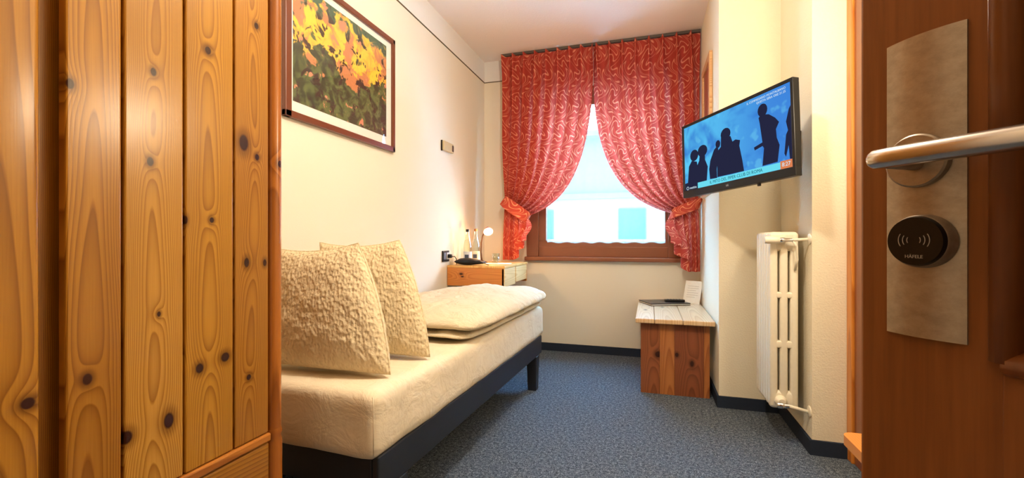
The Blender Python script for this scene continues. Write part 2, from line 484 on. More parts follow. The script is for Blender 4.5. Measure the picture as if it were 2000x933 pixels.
# lever: slightly flattened bar with rounded tip
b = B(); b.tube([(.0415, .05, 1.0725), (.0425, .05, 1.0725), (.046, .05, 1.0725), (.06, .05, 1.0725), (.175, .05, 1.0725), (.180, .05, 1.0725)], [.003, .0062, .0085, .0092, .0092, .006], 24)
m_lever = plain('satin_steel', (.62, .58, .54, 1), .24, .95)
obj('lever', b, m_lever, hd, 'auto', DM)
rdM = DM @ Matrix.Translation((.0605, .006, .998)) @ Matrix.Rotation(-PI/2, 4, 'X')
m_reader = plain('reader_black', srgb(16, 15, 16), .3, spec=.35)
rd = obj('card_reader', B().lathe([(0, 0), (.0235, 0), (.0228, .012), (.0215, .0155), (0, .0156)], n=48), m_reader, door, 'auto', rdM, 'round black card reader knob')
rm = obj('rim', B().lathe([(.0236, .0), (.0245, .0), (.0238, .010), (.0229, .0115)], n=48), m_brush, rd, 'auto', rdM)
m_print = plain('grey_print', srgb(170, 160, 150), .6)
for sgn in (-1, 1):
    for k in range(3):
        r = .0035+.0022*k; b = B()
        pts = []
        for i in range(9):
            a = math.radians(-38+76*i/8)
            pts.append((.0605+sgn*(.0018+r*math.cos(a)+.0012*k), .0220, .999+r*1.15*math.sin(a)))
        b.tube(pts, .00035, 6)
        obj('wave_symbol', b, m_print, rd, False, DM)
fl = DM @ Matrix.Translation((.0605, .0219, .984)) @ Matrix(((1, 0, 0, 0), (0, 0, 1, 0), (0, 1, 0, 0), (0, 0, 0, 1)))
text_obj('lettering', 'HÄFELE', .0042, m_print, rd, fl)
# door frame of the entrance
struct('door_2', B().box(.70, .76, YF-.17, YF+.012, 0, 2.1).box(-.20, -.15, YF-.17, YF+.012, 0, 2.1).box(-.15, .70, YF-.17, YF+.012, 2.07, 2.12), m_door)

# ================================================================== pine wardrobe
XW = -.93
wr = thing('pine_wardrobe', 'tall varnished knotty pine wardrobe with plank door beside the bed', 'wardrobe', (-1.2, .5, 0))
WL, WD_ = srgb(226, 158, 70), srgb(182, 104, 28)
WT = 2.25
wobj('body', B().box(XL+.01, XW-.03, -.1, .93, .02, WT), m_pine_plain, wr)
KN = 1.0
planks = [(.492, .5745, [(.498, 1.261, .0065, .010), (.522, .757, .008, .011)], .53, PL, PD),
          (.5795, .6885, [(.630, 1.328, .006, .009), (.624, 1.151, .007, .010), (.640, .851, .004, .006), (.582, .63, .012, .014), (.659, .632, .011, .018)], .636, srgb(196, 142, 54), srgb(130, 76, 15)),
          (.6935, .8055, [(.743, 1.416, .008, .010), (.752, 1.042, .006, .007), (.724, .72, .010, .012), (.785, .729, .012, .012), (.6935, 1.04, .005, .010)], .745, srgb(190, 134, 40), srgb(122, 70, 11)),
          (.8105, .9065, [(.870, 1.528, .007, .009), (.834, 1.231, .014, .022), (.872, 1.203, .007, .009), (.842, .943, .008, .013), (.895, .94, .006, .010), (.848, .664, .007, .008)], .856, srgb(184, 126, 40), srgb(118, 66, 11))]
for i, (y0, y1, kn, c0, L, D) in enumerate(planks):
    m = pine('wardrobe_pine', L, D, c0, 'YZ', kn, 3400, 5.0, .25, i*3.7+1)
    wobj('plank', B().box(XW-.02, XW, y0, y1, .507, WT-.1, .003), m, wr)
wobj('groove_board', B().box(XW-.05, XW-.034, .43, .483, .3, WT-.1), m_pine_plain, wr)
m_stile = pine('wardrobe_stile_pine', PL, PD, .40, 'YZ', [(.437, .747, .010, .010)], 900, 2, .25, 17.)
wobj('stile', B().box(XW-.03, XW+.016, .345, .453, .06, WT, .009, 4), m_stile, wr, 'auto')
wobj('plank', B().box(XW-.02, XW, .01, .345, .507, WT-.1, .002), m_pine_plain, wr)
m_rail = pine('wardrobe_rail_pine', srgb(186, 116, 42), srgb(138, 74, 18), .49, 'ZY', (), 1200, 2, .3, 23.)
wobj('rail', B().box(XW-.03, XW+.006, .453, .91, .484, .505, .004), m_rail, wr)
wobj('top_rail', B().box(XW-.03, XW+.006, -.1, .95, WT-.1, WT, .004), m_rail, wr)
wobj('drawer_front', B().box(XW-.022, XW+.002, .456, .907, .12, .481, .004), pine('wardrobe_drawer_pine', PL, PD, .3, 'ZY', (), 300, 3, .3, 29.), wr)
wobj('plinth', B().box(XW-.05, XW-.02, -.1, .93, 0, .12), m_rail, wr)
m_post = pine('wardrobe_post_pine', srgb(176, 104, 36), srgb(120, 62, 14), .93, 'YZ', [(.941, 1.197, .008, .010)], 900, 2, .25, 31.)
wobj('corner_post', B().lathe([(.021, .505), (.021, WT-.1)], (XW-.018, .937, 0), 28), m_post, wr, 'auto')
wobj('post_base', B().lathe([(.0235, .0), (.0235, .47), (.021, .487), (.0235, .495), (.021, .505)], (XW-.018, .937, 0), 28), m_post, wr, 'auto')

# ================================================================== single bed
BR = math.radians(2.45)
bed = thing('single_bed', 'low single bed with cream fitted sheet on a black frame', 'bed', (-.771, 1.13, 0), -BR)
def bobj(name, b, mat, smooth=False, parent=None): return obj(name, b, mat, parent or bed, smooth)   # local: x 0 = room side, -x to wall, y along
BW, BL = .70, 1.87
def rounded_slab(x0, x1, y0, y1, z0, z1, r, nx=28, ny=70, nz=10, amp=.004, seed=0., crown=.0):
    bm = bmesh.new(); bmesh.ops.create_cube(bm, size=1)
    bmesh.ops.delete(bm, geom=list(bm.verts), context='VERTS')
    def surf(fn, n1, n2):
        g = [[bm.verts.new(fn(i/n1, j/n2)) for j in range(n2+1)] for i in range(n1+1)]
        for i in range(n1):
            for j in range(n2): bm.faces.new((g[i][j], g[i+1][j], g[i+1][j+1], g[i][j+1]))
    X = lambda u: x0+(x1-x0)*u
    Y = lambda u: y0+(y1-y0)*u
    Z = lambda u: z0+(z1-z0)*u
    surf(lambda u, v: (X(u), Y(v), z1), nx, ny); surf(lambda u, v: (X(u), Y(v), z0), nx, ny)
    surf(lambda u, v: (x0, Y(u), Z(v)), ny, nz); surf(lambda u, v: (x1, Y(u), Z(v)), ny, nz)
    surf(lambda u, v: (X(u), y0, Z(v)), nx, nz); surf(lambda u, v: (X(u), y1, Z(v)), nx, nz)
    bmesh.ops.remove_doubles(bm, verts=bm.verts, dist=1e-5)
    for v in bm.verts:
        p = v.co
        q = Vector((min(max(p.x, x0+r), x1-r), min(max(p.y, y0+r), y1-r), min(max(p.z, z0+r), z1-r)))
        d = p-q
        if d.length > 1e-6: p = q + d.normalized()*min(d.length, r)
        nz_ = noise.noise(Vector((p.x*5+seed, p.y*4, p.z*6)))*amp + noise.noise(Vector((p.x*14+seed, p.y*11, p.z*16)))*amp*.4
        dd = d.normalized() if d.length > 1e-6 else Vector((0, 0, 1))
        v.co = p + dd*nz_ + Vector((0, 0, crown*math.cos((p.x-(x0+x1)/2)/(x1-x0)*PI) if p.z > (z0+z1)/2 else 0))
    b = B(); b.bm = bm; return b
mt = bobj('mattress', rounded_slab(-BW, 0, 0, BL, .335, .542, .035, amp=.005), m_sheet, True)
sm = B()
sm.tube([(-.008, .006, .532), (-.004, .004, .50), (-.003, .003, .44), (-.004, .004, .36)], .0016, 6)
bobj('corner_seam', sm, m_sheet, True, mt)
bobj('side_rail', B().box(-.03, -.006, .03, BL-.03, .225, .345, .006), m_bedbase)
bobj('side_rail', B().box(-BW+.006, -BW+.03, .03, BL-.03, .225, .345, .006), m_bedbase)
bobj('end_rail', B().box(-BW+.03, -.03, .03, .055, .225, .345, .006), m_bedbase)
bobj('end_rail', B().box(-BW+.03, -.03, BL-.055, BL-.03, .225, .345, .006), m_bedbase)
bobj('slatted_base', B().box(-BW+.03, -.03, .055, BL-.055, .29, .338), m_bedbase)
for x in (-.075, -BW+.005):
    for y in (.12, BL-.16):
        b = B().box(x, x+.07, y, y+.07, 0, .226, .003)
        cx, cy = x+.035, y+.035
        for v in b.bm.verts:
            k = .8+.2*v.co.z/.226; v.co.x = cx+(v.co.x-cx)*k; v.co.y = cy+(v.co.y-cy)*k
        bobj('leg', b, m_bedbase)

# folded duvet at the foot
du = thing('folded_duvet', 'cream cotton duvet folded flat over the foot of the bed', 'duvet', (-.771, 1.13, .549), -BR)
def puffy(x0, x1, y0, y1, zb, T, seed, ex=5, ey=12, n=60, crown=0.):
    def f(u, v, top):
        a, c_ = 2*u-1, 2*v-1
        r = max(abs(a), abs(c_), 1e-6); pw = 9
        k = r/(abs(a)**pw+abs(c_)**pw)**(1/pw)
        a *= k; c_ *= k
        prof = max(0, 1-r**ex)**.5
        x = (x0+x1)/2+(x1-x0)/2*a; y = (y0+y1)/2+(y1-y0)/2*c_
        wr_ = noise.noise(Vector((x*6+seed, y*4, 1)))*.013 + noise.noise(Vector((x*20+seed, y*7, 4)))*.006 + noise.noise(Vector((x*9+y*14, y*3+seed, 2)))*.005
        z = zb + T*.42 + (T*.58*prof if top else -T*.42*prof)
        if top: z += (wr_ + crown*math.sin(PI*min(1, max(0, v))*.85)*math.cos(a*PI/2-.25)) * prof
        z -= .012*max(0, a-.7)/.3
        return (x + .008*noise.noise(Vector((y*7, seed, 0)))*abs(a), y + .010*noise.noise(Vector((x*8, seed, 3)))*abs(c_), z)
    def warp(u):                       # denser towards the rims
        return .5 - .5*math.cos(PI*u)
    b = B()
    b.grid(lambda u, v: f(warp(u), warp(v), True), n, n); b.grid(lambda u, v: f(warp(u), warp(v), False), n, n)
    bmesh.ops.remove_doubles(b.bm, verts=b.bm.verts, dist=1e-5)
    return b
obj('lower_fold', puffy(-BW+.01, .006, .625, BL+.01, .011, .040, 3., 12, 14, 70), m_duvet, du, True)
obj('upper_fold', puffy(-BW+.015, .034, .630, BL+.06, .040, .078, 8., 9, 14, 100, crown=.026), m_duvet, du, True)

# two upright cushions
def pillow(name, label, corners, yb, yt, T, seed):
    BRc, TR, TL, BLc = [Vector(c) for c in corners]
    org = Vector(((BRc.x+BLc.x)/2, yb, .545))
    th = thing(name, label, 'pillow', org, 0, 'upright cream cushions on the bed')
    def f(u, v, s):
        p = BLc*(1-u)*(1-v)+BRc*u*(1-v)+TL*(1-u)*v+TR*u*v
        a, c_ = 2*u-1, 2*v-1
        x, z = p
        cx = (BRc.x+BLc.x+TR.x+TL.x)/4; cz = (BRc.y+TR.y)/2
        x += (cx-x)*.11*(1-c_*c_)*abs(a)*(.25 if a > 0 else 1)
        if a > 0: x += .028*(1-c_*c_)*a*a
        z += (cz-z)*.10*(1-a*a)*max(0, c_)
        th_ = T*(max(0, 1-a*a)*max(0, 1-c_*c_))**.42
        if c_ < 0: th_ *= 1.0+.25*(-c_)
        y = yb+(yt-yb)*v
        n1 = noise.noise(Vector((x*16+seed, z*16, s*3)))*.005+noise.noise(Vector((x*85+seed, z*55, s*5)))*.0026
        n1 *= min(1, th_/(T*.25))
        return Vector((x, y - s*(th_+n1), z)) - org
    b = B(); n = 110
    w_ = lambda u: u*.4+.6*(.5-.5*math.cos(PI*u))
    b.grid(lambda u, v: f(w_(u), w_(v), 1), n, n); b.grid(lambda u, v: f(w_(u), w_(v), -1), n, n)
    bmesh.ops.remove_doubles(b.bm, verts=b.bm.verts, dist=1e-5)
    obj('cover', b, m_pillow, th, True)
    pip = [f(u, 0, 0) for u in [i/20 for i in range(21)]]
    pts = [f(i/24, 0, 0) for i in range(25)]+[f(1, i/24, 0) for i in range(1, 25)]+[f(1-i/24, 1, 0) for i in range(1, 25)]+[f(0, 1-i/24, 0) for i in range(1, 25)]
    obj('seam', B().tube(pts, .003, 6), m_pillow, th, True)
    return th
pillow('cushion', 'wrinkled cream cushion standing nearest the wardrobe', [(-.815, .555), (-.985, .985), (-1.36, .965), (-1.34, .555)], 1.285, 1.35, .078, 2.)
pillow('cushion', 'wrinkled cream cushion standing behind the front one, nearer the duvet', [(-.792, .555), (-.955, .995), (-1.34, .985), (-1.32, .555)], 1.52, 1.575, .066, 11.)

# ================================================================== wall things on the left
pc = thing('framed_picture', 'large picture in a brown wooden frame with white mount', 'picture', (XL, 1.93, 1.86))
py0, py1, pz0, pz1, fw = 1.508, 2.356, 1.520, 2.192, .036
fx = XL+.024
for nm, a in (('frame_side', (py0, py0+fw, pz0, pz1)), ('frame_side', (py1-fw*.75, py1, pz0, pz1)), ('frame_side', (py0, py1, pz0, pz0+fw*.85)), ('frame_side', (py0, py1, pz1-fw*.85, pz1))):
    wobj(nm, B().box(XL+.001, fx, a[0], a[1], a[2], a[3], .004), m_framewood, pc)
wobj('mount', B().box(XL+.002, XL+.010, py0+fw*.9, py1-fw*.7, pz0+fw*.8, pz1-fw*.8), m_paper, pc)
# the print: a plain stand-in of loose colour patches
t = NT('print_paint', .5, .4); x, y, z = t.sep(t.co())
vec = t.comb(0.0, y, z)
zz = t.math('DIVIDE', t.math('SUBTRACT', z, 1.598), .53)
n1 = t.noise(vec, 9, 4, .6, .5); n2 = t.noise(t.vmath('ADD', vec, (3, 5, 1)), 14, 4, .6, .6); n3 = t.noise(t.vmath('ADD', vec, (7, 2, 9)), 13, 3, .6, .6)
ground = t.mix(t.rng(n2, .42, .58), srgb(62, 66, 48), srgb(98, 108, 66))
ground = t.mix(t.rng(n3, .52, .66), ground, srgb(70, 52, 58))
sky = t.mix(t.rng(n2, .45, .62), srgb(244, 196, 66), srgb(226, 168, 62))
sky = t.mix(t.rng(n1, .52, .58), sky, srgb(198, 128, 84))
col = t.mix(t.rng(t.math('ADD', zz, t.math('MULTIPLY', t.math('SUBTRACT', n1, .5), 1.3)), .46, .52), ground, sky)
col = t.mix(t.rng(t.math('ADD', zz, t.math('MULTIPLY', t.math('SUBTRACT', n3, .5), 1.1)), .86, .96), col, srgb(70, 98, 78))
col = t.mix(t.rng(n3, .58, .62), col, srgb(66, 50, 46))
col = t.mix(t.rng(n2, .62, .66), col, srgb(206, 134, 104))
t.base(col)
wobj('print', B().box(XL+.003, XL+.0115, 1.562, 2.277, 1.598, 2.128), t.m, pc)
wobj('glazing', B().box(XL+.0135, XL+.0145, py0+fw*.8, py1-fw*.6, pz0+fw*.7, pz1-fw*.7), clear_glass('picture_glass', (1, 1, 1, 1), .05), pc)

th = thing('thermostat', 'small beige wall thermostat above the outlet', 'thermostat', (XL, 3.105, 1.70))
wobj('housing', B().box(XL, XL+.028, 3.022, 3.19, 1.665, 1.735, .005), plain('beige_plastic', srgb(206, 184, 140), .5), th)
wobj('dial', B().box(XL+.026, XL+.031, 3.155, 3.182, 1.675, 1.722, .002), plain('brown_dial', srgb(84, 66, 60), .5), th)
wobj('back_plate', B().box(XL, XL+.010, 3.016, 3.026, 1.660, 1.738), m_blackmat, th)

so = thing('wall_socket', 'black wall socket beside the desk with a plug in it', 'socket', (XL, 3.085, .87))
wobj('cover_plate', B().box(XL, XL+.012, 3.03, 3.14, .828, .912, .004), m_black, so)
wobj('switch', B().box(XL+.010, XL+.016, 3.042, 3.075, .845, .897, .002), plain('grey_switch', srgb(120, 124, 140), .4), so)
wobj('insert', B().box(XL+.010, XL+.016, 3.09, 3.13, .845, .897, .002), plain('white_insert', srgb(210, 205, 200), .4), so)
pg = thing('power_plug', 'black power plug with a short cord in the socket', 'plug', (XL+.016, 3.11, .87))
wobj('plug_body', B().box(XL+.016, XL+.045, 3.095, 3.125, .855, .885, .005), m_black, pg)
cpts = [(XL+.04, 3.115, .868), (XL+.06, 3.135, .865), (XL+.066, 3.15, .845), (XL+.058, 3.165, .820), (XL+.05, 3.19, .808), (XL+.03, 3.23, .8045), (XL+.015, 3.27, .8045)]
wobj('cord', B().tube(cpts, .0035, 8), m_black, pg, True)

# ================================================================== desk by the window
dk = thing('bedside_desk', 'small pine wall desk with shallow drawers in the window corner', 'desk', (-1.24, 3.43, .64))
DX1 = -1.012
DT, DB = .80, .645
m_desk = pine('desk_pine', srgb(226, 150, 72), srgb(178, 98, 36), .72, 'ZX', [(.735, -1.36, .008, .016), (.715, -1.35, .006, .012)], 1500, 3, .4, 41.)
m_desk_l = pine('desk_pine_lit', srgb(232, 188, 128), srgb(204, 150, 88), .72, 'ZY', (), 900, 3, .5, 43.)  # drawer fronts: window light put into the colour as paler pine
m_desk_t = pine('desk_top_pine', srgb(232, 180, 104), srgb(200, 136, 64), -1.2, 'XY', (), 300, 3, .4, 47.)
wobj('top', B().box(XL+.004, DX1, 3.115, 3.765, DT-.018, DT, .003), m_desk_t, dk)
wobj('side_panel', B().box(XL+.004, DX1-.006, 3.117, 3.140, DB, DT-.018, .002), m_desk, dk)
wobj('side_panel', B().box(XL+.004, DX1-.004, 3.738, 3.762, DB-.01, DT-.018, .002), m_desk, dk)
wobj('back_panel', B().box(XL+.004, XL+.02, 3.14, 3.738, DB, DT-.018), m_desk, dk)
wobj('drawer_front', B().box(DX1-.024, DX1-.002, 3.117, 3.396, DB, DT-.02, .002), m_desk_l, dk)
wobj('drawer_front', B().box(DX1-.024, DX1-.002, 3.412, 3.737, DB+.012, DT-.02, .002), m_desk_l, dk)
wobj('bottom_panel', B().box(XL+.02, DX1-.03, 3.14, 3.738, DB, DB+.012), m_desk, dk)

def bottle(x, y, label, cap, lab, h=.277):
    bt = thing('water_bottle', label, 'bottle', (x, y, DT), 0, 'water bottles on the desk')
    k = h/.277
    prof = [(0, .0), (.030, .0), (.033, .004), (.033, .135*k), (.031, .155*k), (.022, .195*k), (.0145, .225*k), (.0125, .245*k), (.0125, .262*k)]
    obj('glass_body', B().lathe(prof, n=28), m_bottle, bt, 'auto')
    obj('water', B().lathe([(0, .004), (.029, .004), (.0305, .01), (.0305, .135*k), (.0285, .155*k), (.0195, .195*k), (0, .197*k)], n=24), clear_glass('water', (.93, .97, .97, 1), .12), bt, 'auto')
    obj('cap', B().lathe([(0, .256*k), (.0142, .256*k), (.0142, h-.001), (.013, h), (0, h)], n=20), cap, bt, 'auto')
    lb = obj('paper_label', B().lathe([(.0334, .028), (.0337, .028), (.0337, .100), (.0334, .100)], n=28), lab, bt, 'auto')
    obj('label_print', B().grid(lambda u, v: (.0341*math.cos(-1.9+1.0*u), .0341*math.sin(-1.9+1.0*u), .045+.032*v), 8, 1), plain('label_ink', srgb(64, 78, 104), .6), lb)
    return bt
bottle(-1.374, 3.275, 'clear glass water bottle with black cap and pale label', m_black, plain('label_white', srgb(214, 220, 228), .6))
bottle(-1.348, 3.385, 'clear glass water bottle with amber cap beside the lamp', plain('amber_cap', srgb(168, 110, 70), .5), plain('label_clear', srgb(222, 216, 196), .6), .283)

# folded black pouch
def pouch(u, v, s):
    a, c_ = 2*u-1, 2*v-1
    th_ = .026*(max(0, 1-abs(a)**3)*max(0, 1-c_*c_))**.5*(1.0-.45*max(0, a))
    x = .118*a; y = .052*c_*(1-.35*max(0, a)**2)
    n1 = .006*noise.noise(Vector((x*30, y*30, s)))*min(1, th_/.01)
    return (x, y, .027*(1-.3*max(0, a)**2)-.0 + s*th_ + n1*(s > 0)+ (0 if s > 0 else 0))
b = B(); b.grid(lambda u, v: pouch(u, v, 1), 40, 24); b.grid(lambda u, v: pouch(u, v, -1), 40, 24)
bmesh.ops.remove_doubles(b.bm, verts=b.bm.verts, dist=1e-5)
po = thing('black_pouch', 'crumpled black cloth pouch on the near edge of the desk', 'pouch', (-1.305, 3.172, DT), math.radians(3))
o = obj('cloth_body', b, m_blackmat, po, True)
obj('drawstring', B().tube([(.10, 0, .02), (.125, -.012, .012), (.14, -.02, .006), (.15, -.015, .004)], .003, 6), m_blackmat, po, True)

# papers, coaster and tumbler
tag(obj('paper_sheet', B().box(-.11, .11, -.075, .075, 0, .0012, 0), m_paper), 'white paper sheet lying under the tumbler', 'paper')
o = bpy.data.objects['paper_sheet']; o.location = (-1.17, 3.42, DT+.0004); o.rotation_euler = (0, 0, .2)
tm = thing('glass_tumbler', 'short clear glass tumbler on white paper by the lamp', 'glass', (-1.182, 3.40, DT+.0018))
obj('glass_body', B().lathe([(0, 0), (.027, 0), (.032, .082), (.030, .082), (.0255, .008), (0, .008)], n=28), m_bottle, tm, 'auto')
obj('printed_wrap', B().lathe([(.0290, .02), (.0307, .055)], n=28), clear_glass('wrap', (.95, .9, .82, 1), .3), tm, True)

# desk lamp
dl = thing('desk_lamp', 'small dark gooseneck lamp with lit bulb and pink shade on the desk', 'lamp', (-1.335, 3.49, DT))
m_lampdark = plain('lamp_bronze', srgb(92, 66, 48), .4, .4)
obj('base', B().lathe([(0, 0), (.045, 0), (.046, .008), (.030, .014), (.010, .022), (0, .022)], n=28), m_lampdark, dl, 'auto')
neck = [(0, 0, .02), (-.006, -.004, .09), (-.002, -.008, .17), (.012, -.014, .225), (.035, -.024, .262), (.062, -.032, .284)]
obj('neck', B().tube(neck, .0058, 12), m_lampdark, dl, True)
aim = Vector((.45, -.75, -.62)).normalized()
rotq = Vector((0, 0, -1)).rotation_difference(aim).to_matrix().to_4x4()
hp = Vector((.062, -.032, .284))
t = NT('shade_enamel', .4, .4); t.base(srgb(206, 96, 96)); m_shade = t.m
SM = Matrix.Translation(hp) @ rotq
obj('lamp_shade', B().lathe([(.010, .012), (.016, .008), (.026, -.012), (.040, -.042), (.0385, -.042), (.024, -.013), (.012, .002)], n=28), m_shade, dl, 'auto', SM)
bulb = obj('bulb', B().lathe([(0, -.068), (.014, -.064), (.023, -.050), (.021, -.034), (.012, -.018), (0, -.015)], n=18), emit('bulb_glow', srgb(255, 222, 168), 60), dl, True, SM)
bulb_p = Vector((-1.335, 3.49, DT)) + hp + aim*.085
ll = lamp_light('bulb_light', hp+aim*.085, DESK_W, (1, .52, .2), .02, dl)

# ================================================================== curtains on a ceiling track
tk = thing('curtain_track', 'ceiling track for the red curtains, its dark colour standing for shadow', 'curtain rail', (-.43, 3.82, 2.64))
wobj('rail', B().box(-1.27, .392, 3.80, 3.84, 2.638, H, .003), plain('track_shadow_grey', srgb(84, 74, 66), .6), tk)  # rail coloured dark to paint the shaded gap above the curtains

def curtain(label, xo, xi, sgn, tie_o, tie_i, tie_zo, tie_zi, tail, seed):
    """sgn +1: inner edge lies at +x (left panel)."""
    root = thing('curtain', label, 'curtain', (xo, 3.82, tail['zo']), 0, 'red curtains tied back at the window')
    ZT = 2.634; NF = 8
    def path(s, t_):
        xt = xo+(xi-xo)*s
        x3 = tie_o+(tie_i-tie_o)*s; z3 = tie_zo+(tie_zi-tie_zo)*s
        drop = ZT-z3
        p0 = (xt, ZT); p1 = (xt, z3+.50*drop); p2 = (xt-sgn*.05*s, z3+.11*drop); p3 = (x3, z3)
        k = ((1-t_)**3, 3*(1-t_)**2*t_, 3*(1-t_)*t_*t_, t_**3)
        return (sum(a*p[0] for a, p in zip(k, (p0, p1, p2, p3))), sum(a*p[1] for a, p in zip(k, (p0, p1, p2, p3))))
    def upper(s, t_):
        x, z = path(s, t_)
        ph = 2*PI*NF*s+seed
        top = max(0, 1-t_/.10)
        pleat = (max(0, math.cos(ph))**5)*1.9-.35
        w0 = math.cos(ph+.5*math.sin(5*s+seed)+.8*t_); wave = 1-2*abs(.5-.5*w0)**.6
        wav2 = math.cos(ph*.5+1.7*t_*3+seed)
        amp = .040*(1-.35*t_)
        y = 3.80 - (top*pleat*.040 + (1-top)*(amp*wave + .014*wav2*t_))
        bulge = math.sin(PI*min(1, t_*1.05))*math.sin(PI*s)
        y -= .035*bulge*t_ + .02*t_**3
        # sagging creases that fan out of the tie
        y += .010*math.sin(26*s+5*t_)*max(0, t_-.45)*2
        return Vector((x+.004*math.sin(ph*1.0+9*t_), y, z+.006*math.cos(ph)*top*0))
    W_, L_ = 1.06, 1.55
    nu, nv = 150, 90
    b = B().grid(upper, nu, nv, lambda s, t_: (s*W_*(xi-xo)*sgn/.82, t_*L_))
    body = wobj('drape', b, m_curtain, root, True)
    # tail below the tie, with a zigzag cascade on the inner side
    x0t, x1t, zo, zi = tail['x0'], tail['x1'], tail['zo'], tail['zi']
    def low(s, t_):
        xs, zs = path(s, 1.0)
        s2 = s
        k = max(0, (s2-.45)/.55)
        zig = math.sin(k*PI*4.2)
        xb = x0t+(x1t-x0t)*s2 + sgn*zig*tail['zig']*(k > 0)
        zb = zo+(zi-zo)*(k**.9)
        e = t_**.8
        x = xs+(xb-xs)*(1-(1-t_)**2.2); z = zs+(zb-zs)*t_
        x += sgn*.045*k*math.sin(PI*min(1, t_*1.25))
        ph = 2*PI*4*s2+seed
        y = 3.78 - .020*math.cos(ph)*(.6+.6*t_) - k*.05*(.3+.7*math.sin(PI*.5*t_)) - .012*math.cos(k*PI*4.2)*t_*(k > 0)
        return Vector((x, y, z))
    b = B().grid(low, 120, 40, lambda s, t_: (s*W_*.8, L_+t_*.45))
    wobj('tail', b, m_curtain, root, True)
    # tie-back band wrapped round the gather
    def band(u, v):
        a = 2*PI*u
        cx, cz = (tie_o+tie_i)/2, (tie_zo+tie_zi)/2
        half = abs(tie_i-tie_o)/2+.022
        ex = (tie_i-tie_o); ez = (tie_zi-tie_zo); L = math.hypot(ex, ez); dx, dz = ex/L, ez/L
        ca, sa = math.cos(a), math.sin(a)
        wd = (.082+.016*math.sin(a))*(v-.5)*(1.05 if sa > 0 else .8)
        along = (L/2+.024)*ca
        return (cx+dx*along - dz*wd*1.0, 3.768 - .062*sa - .004*math.sin(9*a)*math.cos(PI*v), cz+dz*along + dx*wd*sgn*0 + abs(dx)*wd)
    bd = B().grid(band, 64, 6, lambda u, v: (u*.6, v*.09))
    wobj('tieback', bd, m_tie, root, True)
    return root
curtain('red scroll-patterned curtain tied back to the left, beside the desk lamp', -1.250, -.447, 1, -1.222, -1.02, 1.335, 1.195,
        dict(x0=-1.238, x1=-1.03, zo=.815, zi=.99, zig=.042), 0.)
curtain('red scroll-patterned curtain tied back to the right, behind the television', .388, -.453, -1, .372, .185, 1.275, 1.205,
        dict(x0=.388, x1=.19, zo=.742, zi=.97, zig=.042), 2.)

# ================================================================== low bench with things on it
bn = thing('luggage_bench', 'low pine bench with plank top against the wall under the right curtain', 'bench', (.17, 3.46, 0))
bx0, bx1, by0, by1, bz = -.082, .392, 3.00, 3.915, .49
tops = [(-.082, .035), (.037, .205), (.207, .392)]
for i, (a, c_) in enumerate(tops):
    m = pine('bench_top_pine', srgb(224, 196, 156), srgb(186, 140, 92), (a+c_)/2, 'XY', [(a+.06, 3.35+.17*i, .010, .02)], 900, 3, .3, 51.+i*3)
    wobj('top_plank', B().box(a, c_, by0-.02, by1, bz-.03, bz, .005), m, bn)
ends = [(-.050, .068, srgb(150, 88, 50), srgb(104, 54, 28), [(.058, .255, .02, .022)]), (.068, .158, srgb(182, 116, 62), srgb(136, 76, 34), []), (.158, .332, srgb(140, 80, 48), srgb(96, 50, 28), [(.262, .21, .012, .020), (.172, .26, .011, .015)]), (.332, .366, srgb(176, 110, 58), srgb(130, 72, 32), [])]
for yy in (3.03, 3.86):
    for i, (a, c_, l, d, kn) in enumerate(ends):
        m = pine('bench_end_pine', l, d, (a+c_)/2+.02, 'XZ', kn, 700, 4, .4, 61.+i*5)
        wobj('end_board', B().box(a+.0004, c_-.0004, yy, yy+.028, .0, bz-.03, .0008), m, bn)
wobj('stretcher', B().box(.05, .075, 3.058, 3.86, .10, .30, .003), m_desk, bn)

def place(o, loc, rz): o.location = loc; o.rotation_euler = (0, 0, rz); return o
fo = thing('black_folder', 'flat black folder lying on the low bench', 'folder', (.125, 3.72, bz), math.radians(24))
obj('cover', B().box(-.17, .15, -.115, .115, 0, .004, .0015), m_black, fo)
obj('pages', B().box(-.165, .147, -.110, .112, .004, .012), m_paper, fo)
obj('cover', B().box(-.17, .15, -.115, .115, .012, .018, .0015), m_black, fo)
rc = thing('remote_control', 'black remote control lying on top of the folder', 'remote', (.195, 3.735, bz+.018), math.radians(10))
obj('case', B().box(-.075, .075, -.02, .02, 0, .016, .005), m_black, rc)
for i in range(5):
    for j in range(2):
        obj('button', B().box(-.055+i*.022, -.045+i*.022, -.010+j*.014, -.002+j*.014, .016, .0175), plain('remote_button', srgb(70, 72, 76), .5), rc)
ic = thing('info_card', 'white printed card leaning in the corner behind the folder', 'card', (.318, 3.78, bz), math.radians(-30))
RL = Matrix.Rotation(math.radians(-20), 4, 'X')
obj('card_sheet', B().box(-.068, .068, -.001, .001, 0, .185, 0), m_paper, ic, M=RL)
for k in range(6):
    obj('print_line', B().box(-.045, .045-.02*(k % 3 == 2), -.0016, -.0009, .14-.018*k, .143-.018*k), plain('print_grey', srgb(196, 190, 180), .7), ic, M=RL)

# ================================================================== framed mirror on the stepped wall
mr = thing('wall_picture', 'narrow light wooden frame hanging on the wall beside the right curtain', 'picture', (.40, 3.39, 1.7))
m_lightframe = pine('light_frame_pine', srgb(226, 180, 124), srgb(178, 116, 70), .5, 'YZ', (), 900, 2, .4, 71.)
my0, my1, mz0, mz1 = 3.165, 3.60, 1.30, 2.235
for a in ((my0, my0+.05, mz0, mz1), (my1-.05, my1, mz0, mz1), (my0+.05, my1-.05, mz0, mz0+.05), (my0+.05, my1-.05, mz1-.05, mz1)):
    wobj('frame_side', B().box(.378, .399, a[0], a[1], a[2], a[3], .003), m_lightframe, mr)
wobj('picture_panel', B().box(.390, .399, my0+.05, my1-.05, mz0+.05, mz1-.05), plain('panel_brown', srgb(150, 84, 60), .4), mr)

